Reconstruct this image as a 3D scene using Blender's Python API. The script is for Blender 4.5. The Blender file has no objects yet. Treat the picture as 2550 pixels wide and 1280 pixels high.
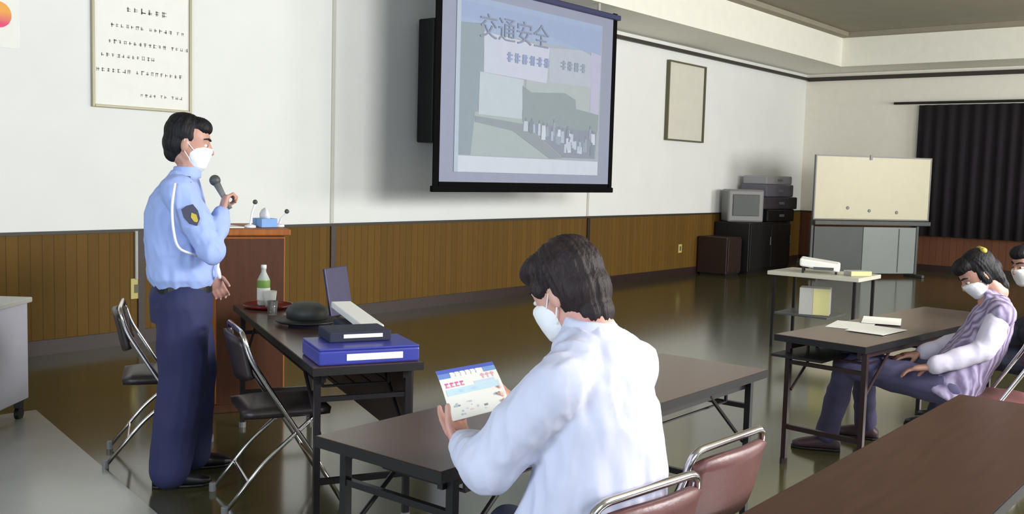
import bpy, bmesh, math, random
from mathutils import Vector, Matrix, noise
random.seed(4)
V = Vector
PI = math.pi
scn = bpy.context.scene
COL = scn.collection

# ---------------------------------------------------------------- camera
cd = bpy.data.cameras.new('camera'); cam = bpy.data.objects.new('camera', cd); COL.objects.link(cam)
_f = V((0.77418113, 0.62737467, -0.08393213)); _r = V((0.63114822, -0.77518035, 0.0273378)); _u = V((0.04791149, 0.07413802, 0.9960964))
m = Matrix(((_r.x, _u.x, -_f.x, 0), (_r.y, _u.y, -_f.y, 0), (_r.z, _u.z, -_f.z, 1.5), (0, 0, 0, 1)))
cam.matrix_world = m
cd.sensor_width = 36; cd.lens = 2478.2 / 2550 * 36; cd.clip_start = .05; cd.clip_end = 100
scn.camera = cam

# ---------------------------------------------------------------- light
scn.view_settings.view_transform = 'Standard'; scn.view_settings.look = 'None'
scn.view_settings.gamma = 1; scn.view_settings.use_curve_mapping = False
scn.view_settings.exposure = -0.05
w = bpy.data.worlds.new('world'); scn.world = w; w.use_nodes = True
w.node_tree.nodes['Background'].inputs[0].default_value = (.86, .93, 1, 1)
w.node_tree.nodes['Background'].inputs[1].default_value = .45

def area(name, loc, sx, sz, power, col, rot=(PI/2, 0, 0)):
    l = bpy.data.lights.new(name, 'AREA'); l.shape = 'RECTANGLE'; l.size = sx; l.size_y = sz
    l.energy = power; l.color = col
    o = bpy.data.objects.new(name, l); o.location = loc; o.rotation_euler = rot; COL.objects.link(o)
    return o
# daylight through the high windows of the rear wall (facing +Y); the side and far lights are added
area('window_daylight_centre', (5.3, -2.36, 2.75), 3.2, 1.3, 510, (1, .99, .97))
area('window_daylight_left', (.2, -2.36, 2.3), 3.0, 1.7, 90, (.84, .92, 1))
area('window_daylight_side', (-2.86, 2.2, 1.9), 2.2, 1.5, 175, (.72, .85, 1), (PI/2, 0, -PI/2))  # added fill for the officer's back; the left wall has no window
area('window_daylight_right', (10.6, -2.36, 2.2), 3.0, 1.7, 270, (1, .985, .96))
area('window_daylight_far', (15.2, -2.36, 2.2), 2.6, 1.7, 300, (1, .985, .96))  # added with its opening to brighten the far right end

# ---------------------------------------------------------------- materials
def mat(name, col, rough=.6, metal=0, noise_amt=0, nscale=8, stretch=(1, 1, 1), bump=0, bscale=20, emis=0, ior=1.5, trans=0, col2=None, spec=None, coat=0, alpha=1, sheen=0):
    mt = bpy.data.materials.new(name); mt.use_nodes = True
    nt = mt.node_tree; b = nt.nodes['Principled BSDF']
    b.inputs['Base Color'].default_value = (*col, 1)
    b.inputs['Roughness'].default_value = rough; b.inputs['Metallic'].default_value = metal
    b.inputs['IOR'].default_value = ior
    if trans: b.inputs['Transmission Weight'].default_value = trans
    if spec is not None: b.inputs['Specular IOR Level'].default_value = spec
    if coat: b.inputs['Coat Weight'].default_value = coat
    if sheen: b.inputs['Sheen Weight'].default_value = sheen
    if emis:
        b.inputs['Emission Color'].default_value = (*col, 1); b.inputs['Emission Strength'].default_value = emis
    tc = nt.nodes.new('ShaderNodeTexCoord'); mp = nt.nodes.new('ShaderNodeMapping')
    mp.inputs['Scale'].default_value = stretch; nt.links.new(tc.outputs['Object'], mp.inputs[0])
    nz = nt.nodes.new('ShaderNodeTexNoise'); nz.inputs['Scale'].default_value = nscale; nz.inputs['Detail'].default_value = 4
    nt.links.new(mp.outputs[0], nz.inputs[0])
    c2 = col2 if col2 else tuple(max(0, c * (1 - max(noise_amt, .04))) for c in col)
    rp = nt.nodes.new('ShaderNodeValToRGB')
    rp.color_ramp.elements[0].position = .3; rp.color_ramp.elements[1].position = .7
    rp.color_ramp.elements[0].color = (*c2, 1); rp.color_ramp.elements[1].color = (*col, 1)
    nt.links.new(nz.outputs[0], rp.inputs[0]); nt.links.new(rp.outputs[0], b.inputs['Base Color'])
    if emis: nt.links.new(rp.outputs[0], b.inputs['Emission Color'])
    if bump:
        n2 = nt.nodes.new('ShaderNodeTexNoise'); n2.inputs['Scale'].default_value = bscale; n2.inputs['Detail'].default_value = 3
        nt.links.new(mp.outputs[0], n2.inputs[0])
        bp = nt.nodes.new('ShaderNodeBump'); bp.inputs['Strength'].default_value = bump; bp.inputs['Distance'].default_value = .01
        nt.links.new(n2.outputs[0], bp.inputs['Height']); nt.links.new(bp.outputs[0], b.inputs['Normal'])
    return mt

def plank_mat(name, colA, colB, per_m=9, axis='X', rough=.35):
    """vertical-board panelling: narrow boards of varying tone with dark joints"""
    mt = mat(name, colA, rough)
    nt = mt.node_tree; b = nt.nodes['Principled BSDF']; b.inputs['Specular IOR Level'].default_value = .2
    tc = nt.nodes.new('ShaderNodeTexCoord'); sp = nt.nodes.new('ShaderNodeSeparateXYZ')
    nt.links.new(tc.outputs['Object'], sp.inputs[0])
    mul = nt.nodes.new('ShaderNodeMath'); mul.operation = 'MULTIPLY'; mul.inputs[1].default_value = per_m
    nt.links.new(sp.outputs[axis], mul.inputs[0])
    fl = nt.nodes.new('ShaderNodeMath'); fl.operation = 'FLOOR'; nt.links.new(mul.outputs[0], fl.inputs[0])
    wn = nt.nodes.new('ShaderNodeTexWhiteNoise'); wn.noise_dimensions = '1D'; nt.links.new(fl.outputs[0], wn.inputs['W'])
    fr = nt.nodes.new('ShaderNodeMath'); fr.operation = 'FRACT'; nt.links.new(mul.outputs[0], fr.inputs[0])
    gt = nt.nodes.new('ShaderNodeMath'); gt.operation = 'GREATER_THAN'; gt.inputs[1].default_value = .07; nt.links.new(fr.outputs[0], gt.inputs[0])
    mp = nt.nodes.new('ShaderNodeMapping'); mp.inputs['Scale'].default_value = (30, 30, 1.5); nt.links.new(tc.outputs['Object'], mp.inputs[0])
    nz = nt.nodes.new('ShaderNodeTexNoise'); nz.inputs['Scale'].default_value = 2; nz.inputs['Detail'].default_value = 5; nt.links.new(mp.outputs[0], nz.inputs[0])
    ad = nt.nodes.new('ShaderNodeMath'); ad.operation = 'ADD'; nt.links.new(wn.outputs[0], ad.inputs[0]); nt.links.new(nz.outputs[0], ad.inputs[1])
    hf = nt.nodes.new('ShaderNodeMath'); hf.operation = 'MULTIPLY'; hf.inputs[1].default_value = .5; nt.links.new(ad.outputs[0], hf.inputs[0])
    mx = nt.nodes.new('ShaderNodeMix'); mx.data_type = 'RGBA'
    mx.inputs[6].default_value = (*colA, 1); mx.inputs[7].default_value = (*colB, 1); nt.links.new(hf.outputs[0], mx.inputs[0])
    m2 = nt.nodes.new('ShaderNodeMix'); m2.data_type = 'RGBA'
    m2.inputs[6].default_value = (*[c * .72 for c in colA], 1); nt.links.new(mx.outputs[2], m2.inputs[7]); nt.links.new(gt.outputs[0], m2.inputs[0])
    nt.links.new(m2.outputs[2], b.inputs['Base Color'])
    return mt

def stripe_mat(name, colA, colB, scale, rough=.8):
    mt = mat(name, colA, rough); nt = mt.node_tree; b = nt.nodes['Principled BSDF']
    tc = nt.nodes.new('ShaderNodeTexCoord'); wv = nt.nodes.new('ShaderNodeTexWave')
    wv.wave_type = 'BANDS'; wv.bands_direction = 'X'; wv.inputs['Scale'].default_value = scale
    wv.inputs['Distortion'].default_value = 3.0; wv.inputs['Detail Scale'].default_value = 1.2
    nt.links.new(tc.outputs['Object'], wv.inputs[0])
    mx = nt.nodes.new('ShaderNodeMix'); mx.data_type = 'RGBA'
    mx.inputs[6].default_value = (*colA, 1); mx.inputs[7].default_value = (*colB, 1)
    nt.links.new(wv.outputs[0], mx.inputs[0]); nt.links.new(mx.outputs[2], b.inputs['Base Color'])
    return mt

def s(r, g, b):   # sRGB 0-255 -> linear
    f = lambda c: ((c / 255 + .055) / 1.055) ** 2.4 if c > 10 else c / 255 / 12.92
    return (f(r), f(g), f(b))

M = dict(
    wall=mat('painted_plaster', s(231, 233, 230), .75, bump=.04, bscale=60, noise_amt=.03, nscale=2),
    wallr=mat('painted_plaster_side', s(232, 228, 216), .8, bump=.04, bscale=60),
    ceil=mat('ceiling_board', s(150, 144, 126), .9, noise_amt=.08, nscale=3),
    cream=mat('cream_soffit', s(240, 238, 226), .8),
    wains=plank_mat('wood_panelling', s(90, 65, 22), s(108, 81, 31), 11, rough=.65),
    wainsr=plank_mat('wood_panelling_reddish', s(96, 62, 44), s(112, 72, 50), 9, 'Y', rough=.6),
    darkwood=mat('dark_wood', s(48, 32, 27), .4, noise_amt=.3, stretch=(1, 1, 8)),
    line=mat('dark_rail', s(50, 46, 38), .5),
    palerail=mat('pale_rail', s(200, 200, 192), .6),
    floor=mat('polished_floor', s(76, 73, 42), .14, noise_amt=.12, nscale=1.5, ior=2.0, col2=s(66, 64, 40)),
    sheet=mat('grey_floor_sheet', s(156, 156, 150), .22, noise_amt=.12, nscale=3, ior=2.2),  # base lightened: glare of the white wall is put into the colour
    curtain=mat('dark_curtain_cloth', s(27, 20, 28), .95, noise_amt=.3, stretch=(1, 6, .3), nscale=4),
    black=mat('black_plastic', s(13, 12, 14), .5),
    blackmetal=mat('black_painted_metal', s(30, 28, 32), .35, metal=.2),
    brownmetal=mat('brown_painted_metal', s(58, 42, 44), .35, metal=.2),
    chrome=mat('chrome_tube', s(215, 212, 215), .16, metal=1),
    vinyl=mat('maroon_vinyl', s(112, 72, 72), .4, noise_amt=.15, bump=.1, bscale=60),
    vinyld=mat('dark_vinyl', s(44, 36, 38), .4, noise_amt=.15, bump=.1, bscale=60),
    tabletop=mat('table_laminate', s(88, 68, 60), .24, noise_amt=.12, stretch=(1, 8, 1), nscale=6, ior=1.6),
    tablebrown=mat('table_laminate_reddish', s(72, 48, 38), .38, spec=.14, noise_amt=.22, stretch=(1, 10, 1), nscale=4),
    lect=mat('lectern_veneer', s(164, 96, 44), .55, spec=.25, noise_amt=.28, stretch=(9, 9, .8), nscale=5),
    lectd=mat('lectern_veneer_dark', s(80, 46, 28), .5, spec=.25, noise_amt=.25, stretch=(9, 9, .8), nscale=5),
    skin=mat('skin', s(212, 168, 152), .5, noise_amt=.06, nscale=12, col2=s(200, 140, 128)),
    skin2=mat('skin_tanned', s(192, 144, 128), .5, noise_amt=.06, nscale=12),
    hair=mat('black_hair', s(24, 22, 26), .6, noise_amt=.4, stretch=(1, 1, .25), nscale=60, bump=.5, bscale=110, spec=.3),
    hair2=mat('brown_black_hair', s(46, 34, 36), .6, noise_amt=.4, stretch=(1, 1, .25), nscale=60, bump=.5, bscale=110, spec=.3),
    shirtb=mat('light_blue_shirt', s(164, 183, 236), .8, noise_amt=.06, nscale=9, bump=.7, bscale=11, stretch=(1, 1, .4), spec=.2),
    shirtw=mat('pale_lavender_shirt', s(206, 208, 229), .85, noise_amt=.04, nscale=9, bump=.7, bscale=11, stretch=(1, 1, .4), spec=.2),
    navy=mat('navy_trousers', s(40, 44, 86), .8, noise_amt=.15, bump=.4, bscale=7),
    navyd=mat('dark_navy_cloth', s(38, 42, 62), .8, noise_amt=.15, bump=.4, bscale=7),
    purple=mat('purple_blue_trousers', s(84, 80, 114), .8, noise_amt=.2, bump=.4, bscale=9),
    stripe=stripe_mat('lilac_striped_cloth', s(112, 98, 130), s(176, 164, 196), 11),
    whitecloth=mat('white_cloth', s(236, 236, 242), .8, bump=.3, bscale=14),
    lilacwhite=mat('pale_lilac_cloth', s(214, 208, 228), .85, bump=.4, bscale=12),
    mask=mat('white_mask_cloth', s(240, 240, 242), .85, bump=.2, bscale=40),
    shoe=mat('black_leather', s(24, 22, 26), .35),
    shoem=mat('maroon_leather', s(64, 44, 52), .5),
    paper=mat('white_paper', s(238, 238, 232), .7),
    cream2=mat('cream_enamel', s(204, 197, 168), .4, noise_amt=.03),
    greyd=mat('dark_grey_panel', s(74, 78, 76), .5, noise_amt=.15, nscale=3),
    greyl=mat('light_grey_panel', s(134, 142, 138), .45, noise_amt=.08, nscale=3),
    steel=mat('grey_steel', s(182, 184, 196), .45, noise_amt=.12, nscale=3),
    steeld=mat('pale_steel_edge', s(176, 176, 170), .4),
    blue=mat('blue_plastic', s(62, 68, 160), .35, noise_amt=.12),
    lav=mat('laptop_lid', s(60, 55, 88), .4, noise_amt=.2, nscale=30),
    red=mat('dark_red_lacquer', s(110, 24, 24), .3),
    green=mat('green_label', s(120, 160, 70), .5),
    bottle=mat('clear_bottle', s(222, 232, 224), .15, trans=.4, ior=1.3),
    yellow=mat('yellow_plastic', s(206, 200, 140), .5),
    gold=mat('gold_thread', s(190, 170, 70), .5),
    lightblue=mat('light_blue_card', s(120, 160, 215), .6),
    capdark=mat('black_felt', s(44, 46, 44), .6, bump=.2),
    grey=mat('grey_plastic', s(120, 120, 120), .4),
    frame=mat('brushed_gold_frame', s(168, 162, 136), .4, metal=.2),
    framed=mat('dark_olive_frame', s(92, 90, 66), .5),
    glassm=mat('tumbler_glass', s(230, 235, 235), .05, trans=.9),
    ink=mat('grey_ink', s(150, 148, 142), .8),
    iris=mat('dark_iris', s(30, 22, 20), .2),
    eye=mat('eye_white', s(225, 220, 215), .3),
    lip=mat('lip', s(176, 104, 100), .5),
    ivory=mat('ivory_socket_plate', s(190, 176, 110), .5),
)
_flat = {}
def flat(col, emis=0, rough=.6):
    if emis: col = tuple(int(c*.80) for c in col)
    k = (col, emis)
    if k not in _flat:
        _flat[k] = mat('ink_%d_%d_%d' % col, s(*col), rough, emis=emis, noise_amt=.01)
    return _flat[k]

# ---------------------------------------------------------------- helpers
def new_obj(name, me, parent=None):
    o = bpy.data.objects.new(name, me); COL.objects.link(o)
    if parent: o.parent = parent
    return o

def obj(name, bm, mt, parent=None, smooth=False, bevel=0):
    bmesh.ops.recalc_face_normals(bm, faces=bm.faces[:])
    me = bpy.data.meshes.new(name); bm.to_mesh(me); bm.free()
    for x in (mt if isinstance(mt, (list, tuple)) else [mt]): me.materials.append(x)
    if smooth:
        for p in me.polygons: p.use_smooth = True
    o = new_obj(name, me, parent)
    if bevel:
        b = o.modifiers.new('bevel', 'BEVEL'); b.width = bevel; b.segments = 2; b.limit_method = 'ANGLE'
    return o

def thing(name, label, cat, loc=(0, 0, 0), rotz=0, group=None):
    o = new_obj(name, None); o.location = loc; o.rotation_euler = (0, 0, rotz); o.empty_display_size = .1
    return tag(o, label, cat, group)
def tag(o, label, cat, group=None):
    o['label'] = label; o['category'] = cat
    if group: o['group'] = group
    return o
def struct(name, bm, mt, parent=None, bevel=0):
    o = obj(name, bm, mt, parent, bevel=bevel); o['kind'] = 'structure'; return o

def box(bm, x0, x1, y0, y1, z0, z1, mi=0, M4=None):
    vs = [bm.verts.new(V((x, y, z))) for x in (x0, x1) for y in (y0, y1) for z in (z0, z1)]
    if M4 is not None:
        for v in vs: v.co = M4 @ v.co
    for f in ((0, 1, 3, 2), (4, 6, 7, 5), (0, 4, 5, 1), (2, 3, 7, 6), (0, 2, 6, 4), (1, 5, 7, 3)):
        bm.faces.new([vs[i] for i in f]).material_index = mi
    return bm
def B(*a, **k): return box(bmesh.new(), *a, **k)

def frame_of(t, ref=None):
    t = t.normalized()
    if ref is None: ref = V((0, 0, 1)) if abs(t.z) < .9 else V((1, 0, 0))
    a = (ref - t * ref.dot(t)).normalized(); b = t.cross(a)
    return a, b

def tube(bm, pts, rads, n=10, cap=True, mi=0):
    pts = [V(p) for p in pts]
    if not hasattr(rads, '__len__'): rads = [rads] * len(pts)
    rings = []; ref = None
    for i, p in enumerate(pts):
        t = (pts[min(i + 1, len(pts) - 1)] - pts[max(i - 1, 0)])
        a, b = frame_of(t, ref); ref = a
        rings.append([bm.verts.new(p + (a * math.cos(2*PI*k/n) + b * math.sin(2*PI*k/n)) * rads[i]) for k in range(n)])
    for r0, r1 in zip(rings, rings[1:]):
        for k in range(n): bm.faces.new((r0[k], r0[(k+1) % n], r1[(k+1) % n], r1[k])).material_index = mi
    if cap:
        bm.faces.new(rings[0][::-1]).material_index = mi; bm.faces.new(rings[-1]).material_index = mi
    return bm
def T(*a, **k): return tube(bmesh.new(), *a, **k)

def rounded(pts, r=.05, k=4):
    """round the corners of a polyline"""
    pts = [V(p) for p in pts]; out = [pts[0]]
    for a, b, c in zip(pts, pts[1:], pts[2:]):
        d0 = (a - b); d1 = (c - b); q = min(r, d0.length * .45, d1.length * .45)
        p0 = b + d0.normalized() * q; p1 = b + d1.normalized() * q
        for i in range(k + 1):
            t = i / k; out.append(p0 * (1-t)**2 + b * 2*t*(1-t) + p1 * t*t)
    out.append(pts[-1]); return out

def lathe(bm, prof, c=(0, 0, 0), n=24, mi=0):
    c = V(c); rings = []
    for r, z in prof:
        rings.append([bm.verts.new(c + V((max(r, .0004) * math.cos(2*PI*k/n), max(r, .0004) * math.sin(2*PI*k/n), z))) for k in range(n)])
    for r0, r1 in zip(rings, rings[1:]):
        for k in range(n): bm.faces.new((r0[k], r0[(k+1) % n], r1[(k+1) % n], r1[k])).material_index = mi
    bm.faces.new(rings[0][::-1]).material_index = mi; bm.faces.new(rings[-1]).material_index = mi
    return bm

def ell(bm, c, R, F, U, a, b, d, n=16):
    """closed ellipsoid with axes R,F,U"""
    c = V(c); m_ = 10; rings = []
    for i in range(1, m_):
        th = PI * i / m_
        rings.append([bm.verts.new(c + R*(a*math.sin(th)*math.cos(2*PI*k/n)) + F*(b*math.sin(th)*math.sin(2*PI*k/n)) + U*(d*math.cos(th))) for k in range(n)])
    top = bm.verts.new(c + U*d); bot = bm.verts.new(c - U*d)
    for k in range(n):
        bm.faces.new((top, rings[0][k], rings[0][(k+1) % n])); bm.faces.new((bot, rings[-1][(k+1) % n], rings[-1][k]))
    for r0, r1 in zip(rings, rings[1:]):
        for k in range(n): bm.faces.new((r0[k], r1[k], r1[(k+1) % n], r0[(k+1) % n]))
    return bm
X, Y, Z = V((1, 0, 0)), V((0, 1, 0)), V((0, 0, 1))
def ball(bm, c, r): return ell(bm, c, X, Y, Z, r, r, r)

def limb(bm, pts, rads, n=14):
    """tapered limb: rings along the path and a ball at each joint"""
    pts = [V(p) for p in pts]
    tube(bm, pts, rads, n)
    for p, r in zip(pts, rads): ball(bm, p, r)
    return bm

def loft(bm, secs, n=28, e=2.4):
    """secs: (centre, R, F, a, b) closed superellipse sections"""
    rings = []
    for C, R, F, a, b in secs:
        ring = []
        for k in range(n):
            t = 2*PI*k/n; cs, sn = math.cos(t), math.sin(t)
            ring.append(bm.verts.new(V(C) + R * (a * math.copysign(abs(cs)**(2/e), cs)) + F * (b * math.copysign(abs(sn)**(2/e), sn))))
        rings.append(ring)
    for r0, r1 in zip(rings, rings[1:]):
        for k in range(n): bm.faces.new((r0[k], r0[(k+1) % n], r1[(k+1) % n], r1[k]))
    bm.faces.new(rings[0][::-1]); bm.faces.new(rings[-1])
    return bm

def fuse(name, bm, mt, parent, voxel=.01, smooth=4, folds=None, cut=None):
    """weld overlapping closed volumes into ONE continuous skin; coordinates are world, made local to the parent"""
    bmesh.ops.recalc_face_normals(bm, faces=bm.faces[:])
    me = bpy.data.meshes.new(name); bm.to_mesh(me); bm.free()
    t = bpy.data.objects.new(name, me); COL.objects.link(t)
    r = t.modifiers.new('r', 'REMESH'); r.mode = 'VOXEL'; r.voxel_size = voxel
    sm = t.modifiers.new('s', 'SMOOTH'); sm.factor = .5; sm.iterations = smooth
    dg = bpy.context.evaluated_depsgraph_get(); dg.update()
    m2 = bpy.data.meshes.new_from_object(t.evaluated_get(dg)); m2.name = name
    bpy.data.objects.remove(t)
    if folds:
        ns = [v.normal.copy() for v in m2.vertices]
        for v, nn in zip(m2.vertices, ns): v.co += nn * folds(v.co)
    off = parent.location
    for v in m2.vertices: v.co -= off
    m2.materials.clear()
    m2.materials.append(mt)
    for p in m2.polygons: p.use_smooth = True
    return new_obj(name, m2, parent)

def local(bm, parent):
    for v in bm.verts: v.co -= parent.location
    return bm

def text_mesh(body, size, extrude=.001):
    cu = bpy.data.curves.new('t', 'FONT'); cu.body = body; cu.size = size; cu.extrude = extrude; cu.align_x = 'LEFT'
    o = bpy.data.objects.new('t', cu); COL.objects.link(o)
    dg = bpy.context.evaluated_depsgraph_get(); dg.update()
    me = bpy.data.meshes.new_from_object(o.evaluated_get(dg)); bpy.data.objects.remove(o)
    return me

# ================================================================= THE ROOM
XR, YF = 17.95, 7.61          # right wall, front wall
XL, YB = -3.0, -2.5
ZC = 4.02
struct('floor', B(XL-.2, XR+.2, YB-.2, YF+.2, -.1, 0), M['floor'])
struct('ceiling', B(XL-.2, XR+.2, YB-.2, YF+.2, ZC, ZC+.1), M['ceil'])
struct('wall_front', B(XL-.2, XR+.2, YF, YF+.2, 0, ZC), M['wall'])
struct('wall_right', B(XR, XR+.2, YB, YF, 0, ZC), M['wallr'])
struct('wall_left', B(XL-.2, XL, YB, YF, 0, ZC), M['wall'])
# rear wall with three window openings (behind the camera) and one more added for its light
wins = [(-1.4, 1.8, 1.4, 3.2), (3.6, 7.0, 2.05, 3.45), (9.0, 12.2, 1.3, 3.1), (13.8, 16.6, 1.3, 3.1)]
bm = bmesh.new(); xs = [XL] + [q for a in wins for q in a[:2]] + [XR]
for i in range(0, len(xs), 2): box(bm, xs[i], xs[i+1], YB-.2, YB, 0, ZC)
for a, b, c, d in wins: box(bm, a, b, YB-.2, YB, 0, c); box(bm, a, b, YB-.2, YB, d, ZC)
struct('wall_back', bm, M['wall'])
for i, (a, b, c, d) in enumerate(wins):
    bm = bmesh.new()
    for x0, x1, z0, z1 in ((a, a+.05, c, d), (b-.05, b, c, d), (a, b, c, c+.05), (a, b, d-.05, d), ((a+b)/2-.02, (a+b)/2+.02, c, d)):
        box(bm, x0, x1, YB-.1, YB-.04, z0, z1)
    struct('window_%d' % (i+1), bm, M['steeld'])
# soffit running round the room
bm = bmesh.new()
SW = 1.05
box(bm, XL, XR, YF-SW, YF, 3.47, ZC); box(bm, XR-SW, XR, YB, YF-SW, 3.47, ZC)
struct('trim_1', bm, M['cream'])
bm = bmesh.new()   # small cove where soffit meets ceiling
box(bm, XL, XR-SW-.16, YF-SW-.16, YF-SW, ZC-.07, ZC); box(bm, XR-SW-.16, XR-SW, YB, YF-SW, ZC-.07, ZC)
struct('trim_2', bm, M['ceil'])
bm = bmesh.new()   # dark picture rail
box(bm, XL, XR, YF-.05, YF, 3.36, 3.41); box(bm, XR-.05, XR, YB, YF-.05, 3.34, 3.41)
struct('trim_3', bm, M['line'])
# wainscot, rails, base
ZW, ZB = .93, .115
struct('trim_4', B(XL, XR-.02, YF-.02, YF, ZB, ZW), M['wains'])
struct('trim_5', B(XR-.02, XR, YB, YF-.02, ZB, ZW), M['wainsr'])
bm = bmesh.new(); box(bm, XL, XR, YF-.03, YF, ZW, ZW+.025); box(bm, XR-.03, XR, YB, YF-.03, ZW, ZW+.025)
struct('trim_6', bm, M['line'])
struct('baseboard_front', B(XL, XR, YF-.035, YF, 0, ZB), M['darkwood'])
struct('baseboard_right', B(XR-.035, XR, YB, YF-.035, 0, ZB), M['darkwood'])
n = 7
for x in (4.46, 6.53, 10.96):
    struct('trim_%d' % n, B(x-.03, x+.03, YF-.036, YF, 0.02, ZW), M['darkwood']); n += 1
    if x > 5:
        struct('trim_%d' % n, B(x-.02, x+.02, YF-.012, YF, ZW+.03, 3.36), M['palerail']); n += 1

# wall sockets
def socket(x, z, label, wd=.085, h=.12):
    t = thing('wall_socket', label, 'socket', (x, YF-.02, z))
    obj('cover_plate', B(-wd/2, wd/2, -.012, 0, -h/2, h/2), M['ivory'], t, bevel=.003)
    obj('outlet', B(-.02, .02, -.016, -.012, -.035, .035), M['framed'], t)
    return t
socket(13.44, .42, 'ivory socket plate low on the wood panelling by the dark cabinet', .1, .13)
t = socket(4.415, .46, 'yellowish switch box at the foot of the grey conduit behind the officer', .1, .17)
bm = T([(0, -.012, .08), (0, -.012, .48)], .014)
obj('conduit', bm, M['steeld'], t)

# grey floor sheet, its colour lightened to hold the white wall's glare
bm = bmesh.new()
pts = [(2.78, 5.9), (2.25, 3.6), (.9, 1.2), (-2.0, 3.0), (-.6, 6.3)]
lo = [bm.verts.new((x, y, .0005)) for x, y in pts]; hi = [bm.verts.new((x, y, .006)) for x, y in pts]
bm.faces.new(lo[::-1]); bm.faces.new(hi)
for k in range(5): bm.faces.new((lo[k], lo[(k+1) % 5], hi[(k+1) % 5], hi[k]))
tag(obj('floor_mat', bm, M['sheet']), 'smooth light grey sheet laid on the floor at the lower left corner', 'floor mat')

# ---------------------------------------------------------------- curtain
t = thing('curtain', 'dark purple-black pleated curtain on the right-hand wall', 'curtain', (XR-.09, 3, 0))
bm = bmesh.new(); N = 420; y0, y1 = 2.52, -4.6
rows = []
for z, amp in ((2.86, .018), (2.2, .03), (1.4, .035), (.62, .04)):
    rows.append([bm.verts.new((amp*math.sin(i*.55+.4*math.sin(i*.07))*1.0, y0 + (y1-y0)*i/N, z)) for i in range(N+1)])
for a, b in zip(rows, rows[1:]):
    for i in range(N): bm.faces.new((a[i], a[i+1], b[i+1], b[i]))
o = obj('curtain_cloth', bm, M['curtain'], t, smooth=True)
sd = o.modifiers.new('thick', 'SOLIDIFY'); sd.thickness = .004
obj('curtain_rail', T([(0, 2.95, 2.9), (0, -4.7, 2.9)], .022), M['black'], t)
for yy in (2.9, 0, -3): obj('rail_bracket', B(0, .09, yy-.012, yy+.012, 2.89, 2.91), M['black'], t)

# ---------------------------------------------------------------- framed calligraphy, right frame, poster
def frame(x0, x1, z0, z1, label, fm, rows_=(), pm='paper', deep=.03):
    t = thing('picture_frame', label, 'picture frame', (x0, YF, z0))
    wd, h = x1-x0, z1-z0; b = .022
    bm = bmesh.new()
    for a in ((0, b, 0, h), (wd-b, wd, 0, h), (b, wd-b, 0, b), (b, wd-b, h-b, h)): box(bm, a[0], a[1], -deep, -.002, a[2], a[3])
    obj('frame_border', bm, fm, t, bevel=.004)
    obj('paper', B(b, wd-b, -deep*.45, -.004, b, h-b), M[pm], t)
    if rows_:
        random.seed(7)
        for zz, xa, xb, hh in rows_:
            x = xa; bm = bmesh.new()
            while x < xb:
                c = hh * random.uniform(.75, 1.05)
                for q in range(4):
                    sx = random.uniform(0, c*.7); sz = random.uniform(-c*.45, c*.35)
                    if q % 2: box(bm, x+sx*.2, x+sx*.2+c*.75, -deep*.45-.001, -deep*.45, zz+sz, zz+sz+c*.13)
                    else: box(bm, x+sx, x+sx+c*.15, -deep*.45-.001, -deep*.45, zz-c*.5, zz+c*.4)
                x += hh*1.25 if random.random() > .12 else hh*2.2
            obj('written_row', bm, M['ink'], t)
    return t
frame(4.05, 4.94, 1.935, 3.15, 'large gold-edged frame of handwritten rows above the standing officer', M['frame'],
      [(.80, .30, .62, .05), (.66, .16, .80, .035), (.53, .14, .84, .035), (.42, .08, .55, .035), (.30, .04, .82, .035), (.12, .42, .80, .03), (.97, .5, .8, .035)])
M['greypaper'] = mat('aged_grey_paper', s(214, 211, 198), .7, noise_amt=.05, nscale=5)
frame(12.87, 13.99, 2.05, 3.22, 'plain pale frame with a dark left edge high right of the screen', M['framed'], (), 'greypaper', .06)
t = thing('wall_poster', 'white paper poster with an orange and pink disc in the top left corner', 'poster', (2.7, YF, 2.32))
obj('poster_sheet', B(0, .8, -.004, -.001, 0, 1.0), M['paper'], t)
bm = bmesh.new(); lathe(bm, [(.095, -.001), (.095, .001)], n=40)
bmesh.ops.rotate(bm, verts=bm.verts, matrix=Matrix.Rotation(PI/2, 3, 'X')); bmesh.ops.translate(bm, verts=bm.verts, vec=(.645, -.006, .235))
mo = mat('orange_pink_print', s(232, 150, 60), .6); nt = mo.node_tree
tc = nt.nodes.new('ShaderNodeTexCoord'); sp = nt.nodes.new('ShaderNodeSeparateXYZ'); rp = nt.nodes.new('ShaderNodeValToRGB')
nt.links.new(tc.outputs['Object'], sp.inputs[0]); nt.links.new(sp.outputs['Z'], rp.inputs[0])
rp.color_ramp.elements[0].position = .17; rp.color_ramp.elements[0].color = (*s(225, 70, 120), 1)
rp.color_ramp.elements[1].position = .26; rp.color_ramp.elements[1].color = (*s(235, 165, 70), 1)
nt.links.new(rp.outputs[0], nt.nodes['Principled BSDF'].inputs['Base Color'])
obj('printed_disc', bm, mo, t)

# ---------------------------------------------------------------- projection screen
YS = 6.61
t = thing('projection_screen', 'large hanging projection screen with black border showing a pale slide', 'projection screen', (6.9, YS, 1.3))
ox, oz = 6.9, 1.3
M['screenf'] = mat('screen_fabric', s(138, 144, 164), .8, emis=.10)
obj('screen_fabric', B(.09, 3.04, -.004, .004, .1, 2.06), M['screenf'], t)
bm = bmesh.new(); box(bm, .02, .10, -.007, .007, .04, 2.1); box(bm, 3.02, 3.1, -.007, .007, .04, 2.1); box(bm, .09, 3.04, -.007, .007, .04, .1)
M['matteblack'] = mat('matte_black_border', s(9, 9, 11), .9, spec=.1)
obj('screen_border', bm, M['matteblack'], t)
obj('bottom_bar', B(0, 3.12, -.02, .02, 0, .06), M['matteblack'], t, bevel=.01)
M['case'] = mat('navy_screen_case', s(50, 54, 92), .5)
obj('top_case', B(0, 3.12, -.05, .05, 2.02, 2.08), M['case'], t, bevel=.012)
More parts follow.
